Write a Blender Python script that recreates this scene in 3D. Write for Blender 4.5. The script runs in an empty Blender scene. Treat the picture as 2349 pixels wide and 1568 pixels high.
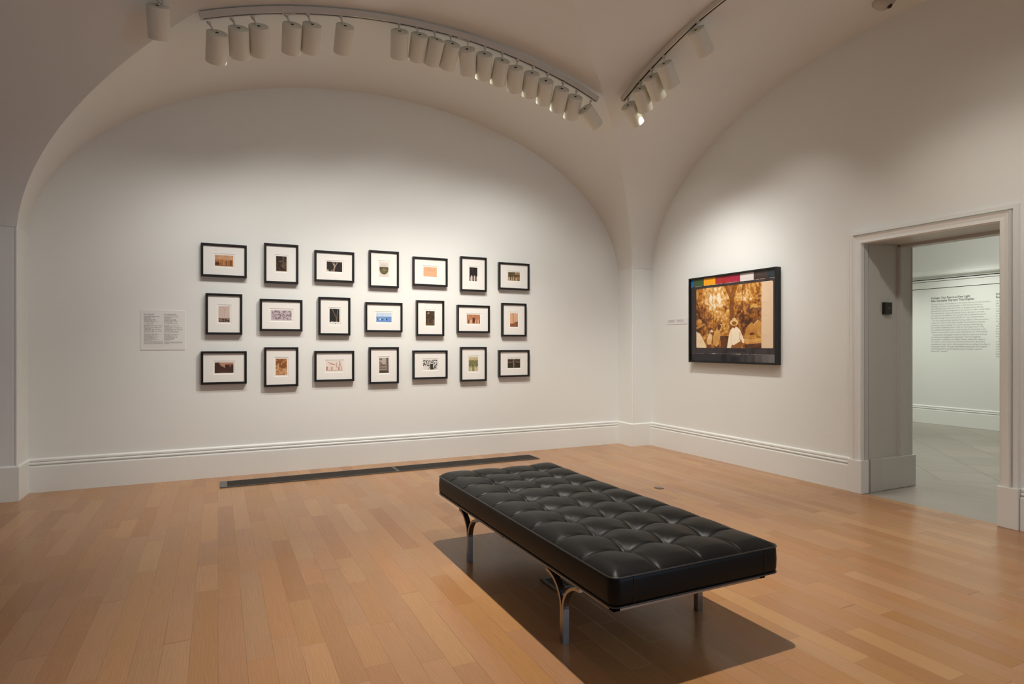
import bpy, bmesh, math, random
import numpy as np
from mathutils import Vector, Matrix

S = bpy.context.scene
C = S.collection
PI = math.pi
rnd = random.Random(7)

# ------------------------------------------------------------------ helpers
def lin(c):
    return tuple(((v/255)/12.92 if v/255 <= .04045 else ((v/255+.055)/1.055)**2.4) for v in c)

def link(o, parent=None, **props):
    C.objects.link(o)
    if parent is not None:
        o.parent = parent
    for k, v in props.items():
        o[k] = v
    return o

def mesh_obj(name, bm, mat, parent=None, smooth=False, off=None, **props):
    if off is not None:
        bmesh.ops.translate(bm, verts=bm.verts, vec=off)
    bmesh.ops.recalc_face_normals(bm, faces=bm.faces)
    me = bpy.data.meshes.new(name)
    bm.to_mesh(me); bm.free()
    if mat is not None:
        me.materials.append(mat)
    if smooth:
        for p in me.polygons: p.use_smooth = True
    o = bpy.data.objects.new(name, me)
    return link(o, parent, **props)

def empty(name, loc, label, cat, group=None, rot=None):
    o = bpy.data.objects.new(name, None)
    o.empty_display_size = .05
    o.location = loc
    if rot is not None: o.rotation_euler = rot
    o['label'] = label; o['category'] = cat
    if group: o['group'] = group
    C.objects.link(o)
    return o

def box(bm, x0, x1, y0, y1, z0, z1, bev=0):
    r = bmesh.ops.create_cube(bm, size=1)
    vs = r['verts']
    for v in vs:
        v.co = Vector((x0+(v.co.x+.5)*(x1-x0), y0+(v.co.y+.5)*(y1-y0), z0+(v.co.z+.5)*(z1-z0)))
    if bev:
        es = list({e for v in vs for e in v.link_edges})
        bmesh.ops.bevel(bm, geom=es, offset=bev, segments=2, profile=.6, affect='EDGES')

def sweep(bm, path, prof, closed=True, cap=True):
    """path: list of functions/frames (origin, ax, ay); prof: list of 2D; lofts prof along path"""
    rings = []
    for (o, ax, ay) in path:
        rings.append([bm.verts.new(o+ax*a+ay*b) for a, b in prof])
    n = len(prof)
    for r0, r1 in zip(rings, rings[1:]):
        for i in range(n if closed else n-1):
            j = (i+1) % n
            bm.faces.new((r0[i], r0[j], r1[j], r1[i]))
    if cap and closed:
        bm.faces.new(rings[0]); bm.faces.new(rings[-1][::-1])
    return rings

def tube(bm, pts, r, seg=8, loop=False):
    pts = [Vector(p) for p in pts]
    fr = []
    n = len(pts)
    up0 = Vector((0, 0, 1))
    for i, p in enumerate(pts):
        if loop: t = pts[(i+1) % n]-pts[i-1]
        else: t = pts[min(i+1, n-1)]-pts[max(i-1, 0)]
        t.normalize()
        up = up0 if abs(t.z) < .9 else Vector((1, 0, 0))
        a = t.cross(up).normalized(); b = a.cross(t).normalized()
        fr.append((p, a, b))
    if loop: fr.append(fr[0])
    prof = [(r*math.cos(2*PI*k/seg), r*math.sin(2*PI*k/seg)) for k in range(seg)]
    if loop:
        rings = [[bm.verts.new(o+ax*a+ay*b) for a, b in prof] for (o, ax, ay) in fr[:-1]]
        for i in range(n):
            r0, r1 = rings[i], rings[(i+1) % n]
            for k in range(seg):
                j = (k+1) % seg
                bm.faces.new((r0[k], r0[j], r1[j], r1[k]))
    else:
        sweep(bm, fr, prof)

def cyl(bm, a, b, r0, r1=None, seg=24, cap=True):
    a = Vector(a); b = Vector(b); r1 = r0 if r1 is None else r1
    t = (b-a).normalized()
    up = Vector((0, 0, 1)) if abs(t.z) < .95 else Vector((1, 0, 0))
    x = t.cross(up).normalized(); y = x.cross(t)
    A = [bm.verts.new(a+(x*math.cos(2*PI*k/seg)+y*math.sin(2*PI*k/seg))*r0) for k in range(seg)]
    B = [bm.verts.new(b+(x*math.cos(2*PI*k/seg)+y*math.sin(2*PI*k/seg))*r1) for k in range(seg)]
    for k in range(seg):
        bm.faces.new((A[k], A[(k+1) % seg], B[(k+1) % seg], B[k]))
    if cap:
        bm.faces.new(A[::-1]); bm.faces.new(B)

# ------------------------------------------------------------------ materials
def mat(name, col, rough=.6, metal=0, spec=.5, coat=0, noise=None, bump=None, emit=None):
    m = bpy.data.materials.new(name); m.use_nodes = True
    nt = m.node_tree; b = nt.nodes['Principled BSDF']
    b.inputs['Base Color'].default_value = (*col, 1)
    b.inputs['Roughness'].default_value = rough
    b.inputs['Metallic'].default_value = metal
    b.inputs['Specular IOR Level'].default_value = spec
    b.inputs['Coat Weight'].default_value = coat
    tc = nt.nodes.new('ShaderNodeTexCoord')
    if noise:
        sc, amt = noise
        n = nt.nodes.new('ShaderNodeTexNoise'); n.inputs['Scale'].default_value = sc; n.inputs['Detail'].default_value = 4
        nt.links.new(tc.outputs['Object'], n.inputs['Vector'])
        mx = nt.nodes.new('ShaderNodeMix'); mx.data_type = 'RGBA'
        mx.inputs[6].default_value = (*[c*(1-amt) for c in col], 1)
        mx.inputs[7].default_value = (*[min(1, c*(1+amt)) for c in col], 1)
        nt.links.new(n.outputs['Fac'], mx.inputs[0]); nt.links.new(mx.outputs[2], b.inputs['Base Color'])
    if bump:
        sc, st = bump
        n = nt.nodes.new('ShaderNodeTexNoise'); n.inputs['Scale'].default_value = sc; n.inputs['Detail'].default_value = 5
        nt.links.new(tc.outputs['Object'], n.inputs['Vector'])
        bp = nt.nodes.new('ShaderNodeBump'); bp.inputs['Strength'].default_value = st; bp.inputs['Distance'].default_value = .002
        nt.links.new(n.outputs['Fac'], bp.inputs['Height']); nt.links.new(bp.outputs['Normal'], b.inputs['Normal'])
    if emit:
        b.inputs['Emission Color'].default_value = (*emit[0], 1); b.inputs['Emission Strength'].default_value = emit[1]
    return m

M_wall = mat('wall_paint', (.82, .83, .795), .65, spec=.25, noise=(1.3, .012), bump=(180, .05))
M_ceil = mat('plaster', (.79, .795, .76), .8, spec=.15, noise=(1.1, .012), bump=(150, .05))
M_rear = mat('low_bounce_tone', (.40, .43, .49), .7, spec=.2, noise=(1.3, .012))  # unseen left and rear walls, toned dark to cut bounce onto the vault
M_trim = mat('trim_paint', (.825, .833, .80), .42, spec=.4, noise=(2, .012), bump=(90, .04))
M_cool = mat('grey_green_paint', (.68, .70, .65), .6, spec=.25, noise=(1.5, .012))
M_cooltrim = mat('grey_green_trim', (.72, .74, .69), .45, spec=.35, noise=(1.5, .012))
M_dark = mat('dark_gap', (.03, .03, .028), .7, noise=(20, .1))
M_jamb = mat('jamb_paint', (.60, .59, .56), .42, spec=.4, noise=(3, .02), bump=(60, .04))
M_black = mat('black_wood_frame', (.010, .0085, .0075), .42, spec=.4, noise=(60, .2), bump=(200, .05))
M_mat = mat('mat_board', (.86, .845, .80), .8, spec=.1, noise=(90, .01))
M_matwarm = mat('mat_board_lit', (.86, .85, .82), .8, spec=.1)
M_can = mat('off_white_enamel', (.80, .79, .68), .5, spec=.3, noise=(9, .06), bump=(70, .08))
M_canin = mat('can_inside', (.6, .58, .5), .6, noise=(9, .05))
M_track = mat('track_enamel', (.70, .66, .58), .45, spec=.35, noise=(6, .05))
M_slot = mat('track_slot', (.02, .015, .01), .6, noise=(50, .1))
M_vent = mat('bronze_vent', (.045, .036, .028), .5, metal=.3, noise=(30, .12))
M_ventend = mat('grey_metal_plate', (.16, .15, .14), .45, metal=.5, noise=(30, .1))
M_leather = mat('black_leather', (.007, .0068, .0065), .38, spec=.15, noise=(6, .15), bump=(260, .16))
M_pipe = mat('black_leather_cord', (.018, .018, .017), .3, spec=.6, noise=(30, .1))
M_steel = mat('brushed_steel', (.33, .30, .27), .33, metal=1, noise=(40, .06), bump=(300, .05))
M_switch = mat('black_plastic', (.012, .012, .011), .35, noise=(40, .1))
M_brass = mat('brass_dot', (.25, .17, .06), .4, metal=.6, noise=(40, .1))
M_label = mat('label_card', (.80, .79, .765), .7, spec=.2, noise=(60, .008))
M_ink = mat('grey_ink', (.12, .11, .11), .8, noise=(60, .1))
M_inkb = mat('body_ink', (.33, .34, .31), .8, noise=(60, .1))
M_ink2 = mat('dark_ink', (.035, .03, .035), .8, noise=(60, .1))
M_inkl = mat('faint_ink', (.25, .245, .24), .8, noise=(60, .1))
M_emit = mat('lamp_face', (.9, .85, .75), .5, emit=((1, .93, .82), 3), noise=(5, .01))
M_dome = mat('white_plastic', (.52, .47, .42), .4, noise=(10, .02))
M_lens = mat('smoked_lens', (.01, .008, .01), .12, noise=(10, .1))

# color-attribute material for printed pictures
def print_mat(name, rough, coat):
    m = bpy.data.materials.new(name); m.use_nodes = True
    nt = m.node_tree; b = nt.nodes['Principled BSDF']
    a = nt.nodes.new('ShaderNodeAttribute'); a.attribute_name = 'Col'
    nt.links.new(a.outputs['Color'], b.inputs['Base Color'])
    b.inputs['Roughness'].default_value = rough; b.inputs['Coat Weight'].default_value = coat
    b.inputs['Coat Roughness'].default_value = .05; b.inputs['Specular IOR Level'].default_value = .3
    return m
M_print = print_mat('photo_print', .6, 0)
M_bigprint = print_mat('glazed_print', .55, .5)

class NT:
    def __init__(s, m):
        s.nt = m.node_tree
    def n(s, t, **kw):
        nd = s.nt.nodes.new(t)
        for k, v in kw.items(): setattr(nd, k, v)
        return nd
    def math(s, op, a, b=None, c=None):
        nd = s.n('ShaderNodeMath', operation=op)
        for i, v in enumerate((a, b, c)):
            if v is None: continue
            if isinstance(v, (int, float)): nd.inputs[i].default_value = v
            else: s.nt.links.new(v, nd.inputs[i])
        return nd.outputs[0]
    def comb(s, x, y, z=0):
        nd = s.n('ShaderNodeCombineXYZ')
        for i, v in enumerate((x, y, z)):
            if isinstance(v, (int, float)): nd.inputs[i].default_value = v
            else: s.nt.links.new(v, nd.inputs[i])
        return nd.outputs[0]
    def l(s, a, b): s.nt.links.new(a, b)

def wood_floor():
    m = bpy.data.materials.new('oak_strip_floor'); m.use_nodes = True
    N = NT(m); b = m.node_tree.nodes['Principled BSDF']
    tc = N.n('ShaderNodeTexCoord'); sp = N.n('ShaderNodeSeparateXYZ'); N.l(tc.outputs['Object'], sp.inputs[0])
    x, y = sp.outputs[0], sp.outputs[1]
    W = .1065
    xs = N.math('DIVIDE', x, W); xi = N.math('FLOOR', xs); xf = N.math('FRACT', xs)
    wn = N.n('ShaderNodeTexWhiteNoise', noise_dimensions='1D'); N.l(xi, wn.inputs['W'])
    yo = N.math('ADD', N.math('DIVIDE', y, .66), N.math('MULTIPLY', wn.outputs['Value'], 17.3))
    # uneven board lengths
    yw = N.math('ADD', yo, N.math('MULTIPLY', N.math('SINE', N.math('ADD', N.math('MULTIPLY', yo, 2.1), N.math('MULTIPLY', wn.outputs['Value'], 40))), .33))
    yi = N.math('FLOOR', yw); yf = N.math('FRACT', yw)
    w2 = N.n('ShaderNodeTexWhiteNoise', noise_dimensions='2D'); N.l(N.comb(xi, yi), w2.inputs['Vector'])
    # tone per board
    ramp = N.n('ShaderNodeValToRGB'); N.l(w2.outputs['Value'], ramp.inputs[0])
    cr = ramp.color_ramp; cr.interpolation = 'LINEAR'
    cols = [(0, (166, 119, 79)), (.05, (171, 125, 84)), (.35, (175, 129, 87)), (.6, (178, 131, 89)), (.92, (181, 135, 92)), (1, (188, 143, 98))]
    cr.elements[0].position = 0; cr.elements[0].color = (*lin(cols[0][1]), 1)
    cr.elements[1].position = 1; cr.elements[1].color = (*lin(cols[-1][1]), 1)
    for p, c in cols[1:-1]:
        e = cr.elements.new(p); e.color = (*lin(c), 1)
    # pinkish / yellowish hue shift per board
    hs = N.n('ShaderNodeHueSaturation'); N.l(ramp.outputs[0], hs.inputs['Color'])
    sc = N.n('ShaderNodeSeparateColor'); N.l(w2.outputs['Color'], sc.inputs[0])
    N.l(N.math('ADD', N.math('MULTIPLY', sc.outputs[1], .007), .4965), hs.inputs['Hue'])
    N.l(N.math('ADD', N.math('MULTIPLY', sc.outputs[2], .09), .95), hs.inputs['Saturation'])
    # grain: stretched noise with per-board offset
    offx = N.math('MULTIPLY', w2.outputs['Value'], 31.7)
    gv = N.comb(N.math('ADD', N.math('MULTIPLY', x, 1.0), offx), N.math('MULTIPLY', y, .045), offx)
    g = N.n('ShaderNodeTexNoise'); g.inputs['Scale'].default_value = 130; g.inputs['Detail'].default_value = 6; g.inputs['Roughness'].default_value = .65
    N.l(gv, g.inputs['Vector'])
    gv2 = N.comb(N.math('ADD', x, offx), N.math('MULTIPLY', y, .16), offx)
    wv = N.n('ShaderNodeTexWave', wave_type='BANDS', bands_direction='X'); wv.inputs['Scale'].default_value = 26
    wv.inputs['Distortion'].default_value = 9; wv.inputs['Detail'].default_value = 2; wv.inputs['Detail Scale'].default_value = 1.2
    N.l(gv2, wv.inputs['Vector'])
    big = N.n('ShaderNodeTexNoise'); big.inputs['Scale'].default_value = 1.1; big.inputs['Detail'].default_value = 2
    N.l(tc.outputs['Object'], big.inputs['Vector'])
    br = N.math('ADD', N.math('MULTIPLY', g.outputs['Fac'], .30), N.math('MULTIPLY', wv.outputs['Fac'], .075))
    br = N.math('ADD', br, N.math('MULTIPLY', big.outputs['Fac'], .10))
    br = N.math('ADD', br, .695)
    # seams
    dx = N.math('MINIMUM', xf, N.math('SUBTRACT', 1, xf)); dx = N.math('MULTIPLY', dx, W)
    dy = N.math('MINIMUM', yf, N.math('SUBTRACT', 1, yf)); dy = N.math('MULTIPLY', dy, .66)
    sx = N.math('SUBTRACT', 1, N.math('SMOOTH_MIN', N.math('DIVIDE', dx, .0012), 1, .3))
    sy = N.math('SUBTRACT', 1, N.math('SMOOTH_MIN', N.math('DIVIDE', dy, .0014), 1, .3))
    seam = N.math('MAXIMUM', N.math('MAXIMUM', sx, sy), 0)
    # seam darkness varies
    sn = N.n('ShaderNodeTexNoise'); sn.inputs['Scale'].default_value = 2.3; N.l(tc.outputs['Object'], sn.inputs['Vector'])
    sd = N.math('MULTIPLY', seam, N.math('MULTIPLY', sn.outputs['Fac'], .85))
    br = N.math('MULTIPLY', br, N.math('SUBTRACT', 1, sd))
    vm = N.n('ShaderNodeVectorMath', operation='SCALE'); N.l(hs.outputs[0], vm.inputs[0]); N.l(br, vm.inputs['Scale'])
    N.l(vm.outputs[0], b.inputs['Base Color'])
    N.l(N.math('ADD', N.math('MULTIPLY', g.outputs['Fac'], .12), .16), b.inputs['Roughness'])
    b.inputs['Specular IOR Level'].default_value = .24
    bp = N.n('ShaderNodeBump'); bp.inputs['Strength'].default_value = .25; bp.inputs['Distance'].default_value = .0012
    N.l(N.math('SUBTRACT', N.math('MULTIPLY', g.outputs['Fac'], .25), seam), bp.inputs['Height']); N.l(bp.outputs[0], b.inputs['Normal'])
    return m

def stone_floor():
    m = bpy.data.materials.new('grey_marble_tiles'); m.use_nodes = True
    N = NT(m); b = m.node_tree.nodes['Principled BSDF']
    tc = N.n('ShaderNodeTexCoord'); sp = N.n('ShaderNodeSeparateXYZ'); N.l(tc.outputs['Object'], sp.inputs[0])
    x, y = sp.outputs[0], sp.outputs[1]
    P = .72
    a = N.math('DIVIDE', N.math('ADD', N.math('SUBTRACT', y, x), 2.78), P)
    c = N.math('DIVIDE', N.math('SUBTRACT', N.math('ADD', y, x), 12.63), P)
    inside = N.math('GREATER_THAN', x, 6.29)
    def edge(v):
        f = N.math('FRACT', v); return N.math('MINIMUM', f, N.math('SUBTRACT', 1, f))
    d = N.math('MINIMUM', edge(a), edge(c))
    ln1 = N.math('MULTIPLY', N.math('LESS_THAN', d, .007), inside)
    e2 = N.math('ABSOLUTE', N.math('SUBTRACT', x, 6.29)); e3 = N.math('ABSOLUTE', N.math('SUBTRACT', x, 5.84))
    ln2 = N.math('LESS_THAN', N.math('MINIMUM', e2, e3), .0025)
    line = N.math('MAXIMUM', ln1, ln2)
    w = N.n('ShaderNodeTexWhiteNoise', noise_dimensions='2D'); N.l(N.comb(N.math('FLOOR', a), N.math('FLOOR', c)), w.inputs['Vector'])
    tone = N.math('MULTIPLY', N.math('SUBTRACT', w.outputs['Value'], .5), N.math('MULTIPLY', inside, .22))
    n = N.n('ShaderNodeTexNoise'); n.inputs['Scale'].default_value = 5; n.inputs['Detail'].default_value = 8
    N.l(N.comb(N.math('MULTIPLY', x, 4), N.math('MULTIPLY', y, .5)), n.inputs['Vector'])
    br = N.math('ADD', N.math('ADD', .85, tone), N.math('MULTIPLY', n.outputs['Fac'], .3))
    br = N.math('MULTIPLY', br, N.math('SUBTRACT', 1, N.math('MULTIPLY', line, .62)))
    vm = N.n('ShaderNodeVectorMath', operation='SCALE'); vm.inputs[0].default_value = (.33, .30, .255); N.l(br, vm.inputs['Scale'])
    N.l(vm.outputs[0], b.inputs['Base Color']); b.inputs['Roughness'].default_value = .38
    return m

M_floor = wood_floor(); M_stone = stone_floor()

# ------------------------------------------------------------------ room geometry (metres)
XC, YC = 1.64, 3.22             # centre of the groin vault bay
XA0, XA1 = -1.50, 4.78          # pier faces
YW, YP = 6.69, 6.365            # end wall plane, pier face
XW, XL = 5.10, -1.82            # right wall, left wall
YR, YQ = -4.0, .075             # rear wall, rear piers
def prof(u): return 2.18+1.875*math.sqrt(max(0, 1-(u/3.155)**2))
HW = 3.15
ST = dict(kind='structure')

# floor
bm = bmesh.new()
v = [bm.verts.new(p) for p in ((XL-.1, YR-.1, 0), (5.10, YR-.1, 0), (5.10, YW+.1, 0), (XL-.1, YW+.1, 0))]
bm.faces.new(v); mesh_obj('floor', bm, M_floor, **ST)
bm = bmesh.new()
v = [bm.verts.new(p) for p in ((5.10, -.4, -.002), (10.9, -.4, -.002), (10.9, 9.5, -.002), (5.10, 9.5, -.002))]
bm.faces.new(v); mesh_obj('floor', bm, M_stone, **ST)

# ceiling: groin vault, four lunette barrels
bm = bmesh.new()
us = [HW*math.sin(PI/2*(2*i/96-1)) for i in range(97)]
def barrel(fn_in, fn_out):
    A = [bm.verts.new(fn_in(u)) for u in us]; B = [bm.verts.new(fn_out(u)) for u in us]
    for i in range(96): bm.faces.new((A[i], A[i+1], B[i+1], B[i]))
barrel(lambda u: (XC+u, YC+abs(u), prof(u)), lambda u: (XC+u, YW+.02, prof(u)))
barrel(lambda u: (XC+abs(u), YC+u, prof(u)), lambda u: (XW+.02, YC+u, prof(u)))
barrel(lambda u: (XC-abs(u), YC+u, prof(u)), lambda u: (XL-.02, YC+u, prof(u)))
barrel(lambda u: (XC+u, YC-abs(u), prof(u)), lambda u: (XC+u, YR-.02, prof(u)))
mesh_obj('ceiling', bm, M_ceil, smooth=True, **ST)

# walls (lunette tops covered by the vault)
def plane(name, pts, m, **k):
    bm = bmesh.new(); bm.faces.new([bm.verts.new(p) for p in pts]); return mesh_obj(name, bm, m, **k)
plane('wall_back', ((XL, YW, 0), (XW, YW, 0), (XW, YW, 4.3), (XL, YW, 4.3)), M_wall, **ST)
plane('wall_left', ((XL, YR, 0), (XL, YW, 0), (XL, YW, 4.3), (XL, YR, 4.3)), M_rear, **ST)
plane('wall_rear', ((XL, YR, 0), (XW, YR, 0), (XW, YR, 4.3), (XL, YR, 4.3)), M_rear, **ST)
# right wall with doorway
DY0, DY1, DZ = 2.422, 3.468, 2.187
bm = bmesh.new()
box(bm, XW, 5.80, YR, DY0-.038, 0, 4.35); box(bm, XW, 5.80, DY1+.038, YW+.1, 0, 4.35); box(bm, XW, 5.80, DY0-.038, DY1+.038, DZ+.045, 4.35)
mesh_obj('wall_right', bm, M_wall, **ST)

# piers: corner piers with quirked bead, and plain deep rear piers
def pier(n, x0, x1, y0, y1, cx, cy, side):
    bm = bmesh.new()
    box(bm, x0, x1, y0, y1, 0, 2.285)
    mesh_obj('trim_%d' % n, bm, M_wall, **ST)
    bm = bmesh.new()
    for r, zz in ((.013, 2.425),):
        cyl(bm, (cx+side*.004, cy+.004, .28), (cx+side*.004, cy+.004, zz), r, seg=16)
    for dx, dy in ((side*.034, -.0015), (-side*.0015, .034)):
        box(bm, cx+dx-.0035, cx+dx+.0035, cy+dy-.0035, cy+dy+.0035, .28, 2.428)
    mesh_obj('trim_%d' % (n+1), bm, M_trim, **ST)
    bm = bmesh.new()
    e = .014
    box(bm, x0-e, x1+e, y0-e, y1+e, 0, .281)
    f = bmesh.ops.create_cube(bm, size=1)['verts']
    for vv in f:
        top = vv.co.z > 0; g = .002 if top else e
        vv.co = Vector((x0-g if vv.co.x < 0 else x1+g, y0-g if vv.co.y < 0 else y1+g, .297 if top else .281))
    mesh_obj('trim_%d' % (n+2), bm, M_trim, **ST)
pier(1, XA1+.008, XW, YP+.008, YW+.02, XA1+.012, YP+.012, 1)
pier(4, XL-.02, XA0-.008, YP+.008, YW+.02, XA0-.012, YP+.012, -1)
bm = bmesh.new(); box(bm, XL-.02, XA0-.008, YR, YQ, 0, 2.285); mesh_obj('trim_7', bm, M_wall, **ST)
bm = bmesh.new(); box(bm, XA1+.008, XW+.02, YR, YQ, 0, 2.285); mesh_obj('trim_8', bm, M_wall, **ST)

# moulded baseboards
BP = [(0, 0), (.034, 0), (.034, .222), (.031, .232), (.024, .234), (.016, .236), (.016, .2405), (.024, .2425), (.029, .248), (.029, .256),
      (.024, .262), (.012, .2635), (.012, .268), (.018, .2695), (.020, .275), (.019, .287), (.006, .296), (0, .297)]
def baseboard(name, a, b, nrm, m):
    a = Vector(a); b = Vector(b); n = Vector(nrm)
    bm = bmesh.new(); sweep(bm, [(a, n, Vector((0, 0, 1))), (b, n, Vector((0, 0, 1)))], BP)
    return mesh_obj(name, bm, m, **ST)
baseboard('baseboard_back', (XA0-.005, YW, 0), (XA1+.005, YW, 0), (0, -1, 0), M_trim)
baseboard('baseboard_right', (XW, YP+.02, 0), (XW, 3.585, 0), (-1, 0, 0), M_trim)
baseboard('baseboard_right', (XW, 2.30, 0), (XW, YQ, 0), (-1, 0, 0), M_trim)
baseboard('baseboard_left', (XL, YP, 0), (XL, YQ, 0), (1, 0, 0), M_trim)
baseboard('baseboard_far', (10.67, -.4, 0), (10.67, 9.4, 0), (-1, 0, 0), M_cooltrim)

# doorway: architrave, plinths, jambs
d1 = bpy.data.objects.new('door_1', None); d1.location = (XW, (DY0+DY1)/2, 0); C.objects.link(d1); d1['kind'] = 'structure'
DO = Vector((-XW, -(DY0+DY1)/2, 0))
bm = bmesh.new()
AP = [(0, 0), (0, .040), (.006, .046), (.012, .042), (.030, .040), (.055, .046), (.068, .056), (.0695, .018), (.079, .018), (.081, .038), (.107, .038), (.109, .030), (.110, 0)]
X = Vector((-1, 0, 0))
pts = [(Vector((XW, DY0, .25)), Vector((0, -1, 0))), (Vector((XW, DY0, DZ)), Vector((0, -1, 1))), (Vector((XW, DY1, DZ)), Vector((0, 1, 1))), (Vector((XW, DY1, .25)), Vector((0, 1, 0)))]
sweep(bm, [(o, w, X) for o, w in pts], AP)
mesh_obj('architrave', bm, M_trim, d1, off=DO)
for (y0, y1) in ((DY0-.118, DY0+.010), (DY1-.010, DY1+.118)):
    bm = bmesh.new(); box(bm, XW-.056, XW+.05, y0, y1, 0, .290, .004)
    mesh_obj('plinth_block', bm, M_trim, d1, off=DO)
# jamb linings (left = high-y side, right = low-y side) and head
for sgn, yj in ((1, DY1), (-1, DY0)):
    bm = bmesh.new()
    def jb(x0, x1, t, z0=0.0, z1=DZ+.03):
        ya, yb = yj+sgn*.045, yj-sgn*(t-.034)
        box(bm, x0, x1, min(ya, yb), max(ya, yb), z0, z1)
    jb(XW-.002, 5.155, .034); jb(5.155, 5.19, .006); jb(5.19, 5.337, .018); jb(5.337, 5.61, -.002); jb(5.61, 5.625, .026)
    jb(5.625, 5.655, .030); jb(5.655, 5.67, .020); jb(5.67, 5.81, .014)
    mesh_obj('jamb_panel', bm, M_jamb, d1, off=DO)
    bm = bmesh.new()
    ya, yb = yj+sgn*.04, yj-sgn*.001
    box(bm, 5.19, 5.335, min(ya, yb), max(ya, yb), 0, .285); 
    yb = yj-sgn*.004
    box(bm, 5.335, 5.835, min(ya, yb), max(ya, yb), 0, .285, .004)
    mesh_obj('jamb_plinth', bm, M_jamb, d1, off=DO)
bm = bmesh.new()
for x0, x1, t in ((XW-.002, 5.155, 0), (5.155, 5.19, -.012), (5.19, 5.337, -.016), (5.337, 5.61, -.028), (5.61, 5.625, -.01), (5.625, 5.655, -.004), (5.655, 5.67, -.012), (5.67, 5.81, -.016)):
    box(bm, x0, x1, DY0-.02, DY1+.02, DZ-t, DZ+.06)
mesh_obj('jamb_head', bm, M_jamb, d1, off=DO)

# dark control box on the jamb
t = empty('wall_switch', (5.45, 3.504, 1.631), 'small dark control box with a gold emblem on the doorway jamb', 'switch')
bm = bmesh.new(); box(bm, -.05, .05, -.030, .001, -.054, .054, .003); mesh_obj('housing', bm, M_switch, t)
for z in (-.036, .036):
    bm = bmesh.new(); cyl(bm, (0.002, -.0315, z), (0.002, -.029, z), .004, seg=12); mesh_obj('screw', bm, M_dark, t)
bm = bmesh.new()
cyl(bm, (.005, -.0312, 0), (.005, -.0295, 0), .009, seg=16)
for s in (-1, 1): box(bm, .005+s*.014-.006, .005+s*.014+.006, -.0308, -.0295, .003, .006)
mesh_obj('emblem', bm, M_brass, t, label='small gold emblem')

# ------------------------------------------------------------------ adjoining room
FX = 10.67
bm = bmesh.new(); box(bm, FX, FX+.1, -.5, 9.5, 0, 2.230); mesh_obj('wall_far', bm, M_cool, **ST)
bm = bmesh.new()
box(bm, FX+.03, FX+.12, -.5, 9.5, 2.20, 2.25)
mesh_obj('trim_9', bm, M_dark, **ST)  # near-black strip, shade of the shadow gap put in as colour
bm = bmesh.new(); box(bm, FX-.005, FX+.1, -.5, 9.5, 2.240, 2.347); box(bm, FX-.012, FX+.1, -.5, 9.5, 2.354, 2.380)
mesh_obj('trim_10', bm, M_cooltrim, **ST)
bm = bmesh.new(); box(bm, FX+.01, FX+.12, -.5, 9.5, 2.378, 2.394); box(bm, FX+.01, FX+.11, -.5, 9.5, 2.345, 2.356)
mesh_obj('trim_11', bm, M_dark, **ST)  # shade in the narrow gaps below the cornice, given as dark colour
CP = [(0, 2.392), (.03, 2.392), (.034, 2.402), (.045, 2.412), (.07, 2.425), (.085, 2.44), (.088, 2.462), (.082, 2.474), (.06, 2.480), (.058, 2.492), (.03, 2.50), (0, 2.53)]
bm = bmesh.new(); sweep(bm, [(Vector((FX, -.5, 0)), Vector((-1, 0, 0)), Vector((0, 0, 1))), (Vector((FX, 9.5, 0)), Vector((-1, 0, 0)), Vector((0, 0, 1)))], CP)
mesh_obj('trim_12', bm, M_cooltrim, **ST)
bm = bmesh.new(); box(bm, FX, FX+.1, -.5, 9.5, 2.50, 4.2); mesh_obj('wall_far_upper', bm, M_cool, **ST)
plane('wall_far_left', ((5.8, 9.4, 0), (FX, 9.4, 0), (FX, 9.4, 4.2), (5.8, 9.4, 4.2)), M_cool, **ST)
plane('wall_far_right', ((5.8, -.4, 0), (FX, -.4, 0), (FX, -.4, 4.2), (5.8, -.4, 4.2)), M_cool, **ST)
plane('ceiling', ((5.8, -.5, 4.2), (FX+.1, -.5, 4.2), (FX+.1, 9.5, 4.2), (5.8, 9.5, 4.2)), M_cool, **ST)
plane('wall_far_near', ((5.805, -.5, 0), (5.805, DY0-.01, 0), (5.805, DY0-.01, 4.2), (5.805, -.5, 4.2)), M_cool, **ST)
plane('wall_far_near', ((5.805, DY1+.01, 0), (5.805, 9.5, 0), (5.805, 9.5, 4.2), (5.805, DY1+.01, 4.2)), M_cool, **ST)

# ------------------------------------------------------------------ lettering
def text_mesh(s, size, bold=0.0, spacing=1.0):
    cu = bpy.data.curves.new('t', 'FONT'); cu.body = s; cu.size = size; cu.offset = bold; cu.space_line = spacing
    cu.resolution_u = 2
    o = bpy.data.objects.new('t', cu); C.objects.link(o)
    bpy.context.view_layer.update()
    dg = bpy.context.evaluated_depsgraph_get()
    me = bpy.data.meshes.new_from_object(o.evaluated_get(dg))
    bpy.data.objects.remove(o); bpy.data.curves.remove(cu)
    return me

def lettering(name, lines, m, parent, frame, width_of=None):
    """lines: (string, x, y, size, target width or None, bold). frame: Matrix placing text plane."""
    bm = bmesh.new()
    for (s, x, y, size, tw, bold) in lines:
        me = text_mesh(s, size, bold)
        b2 = bmesh.new(); b2.from_mesh(me); bpy.data.meshes.remove(me)
        if tw and len(b2.verts):
            w = max(v.co.x for v in b2.verts)
            bmesh.ops.scale(b2, vec=(tw/w, 1, 1), verts=b2.verts)
        bmesh.ops.translate(b2, vec=(x, y, 0), verts=b2.verts)
        tmp = bpy.data.meshes.new('tmp'); b2.to_mesh(tmp); b2.free()
        bm.from_mesh(tmp); bpy.data.meshes.remove(tmp)
    bmesh.ops.transform(bm, matrix=frame, verts=bm.verts)
    return mesh_obj(name, bm, m, parent)

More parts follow.
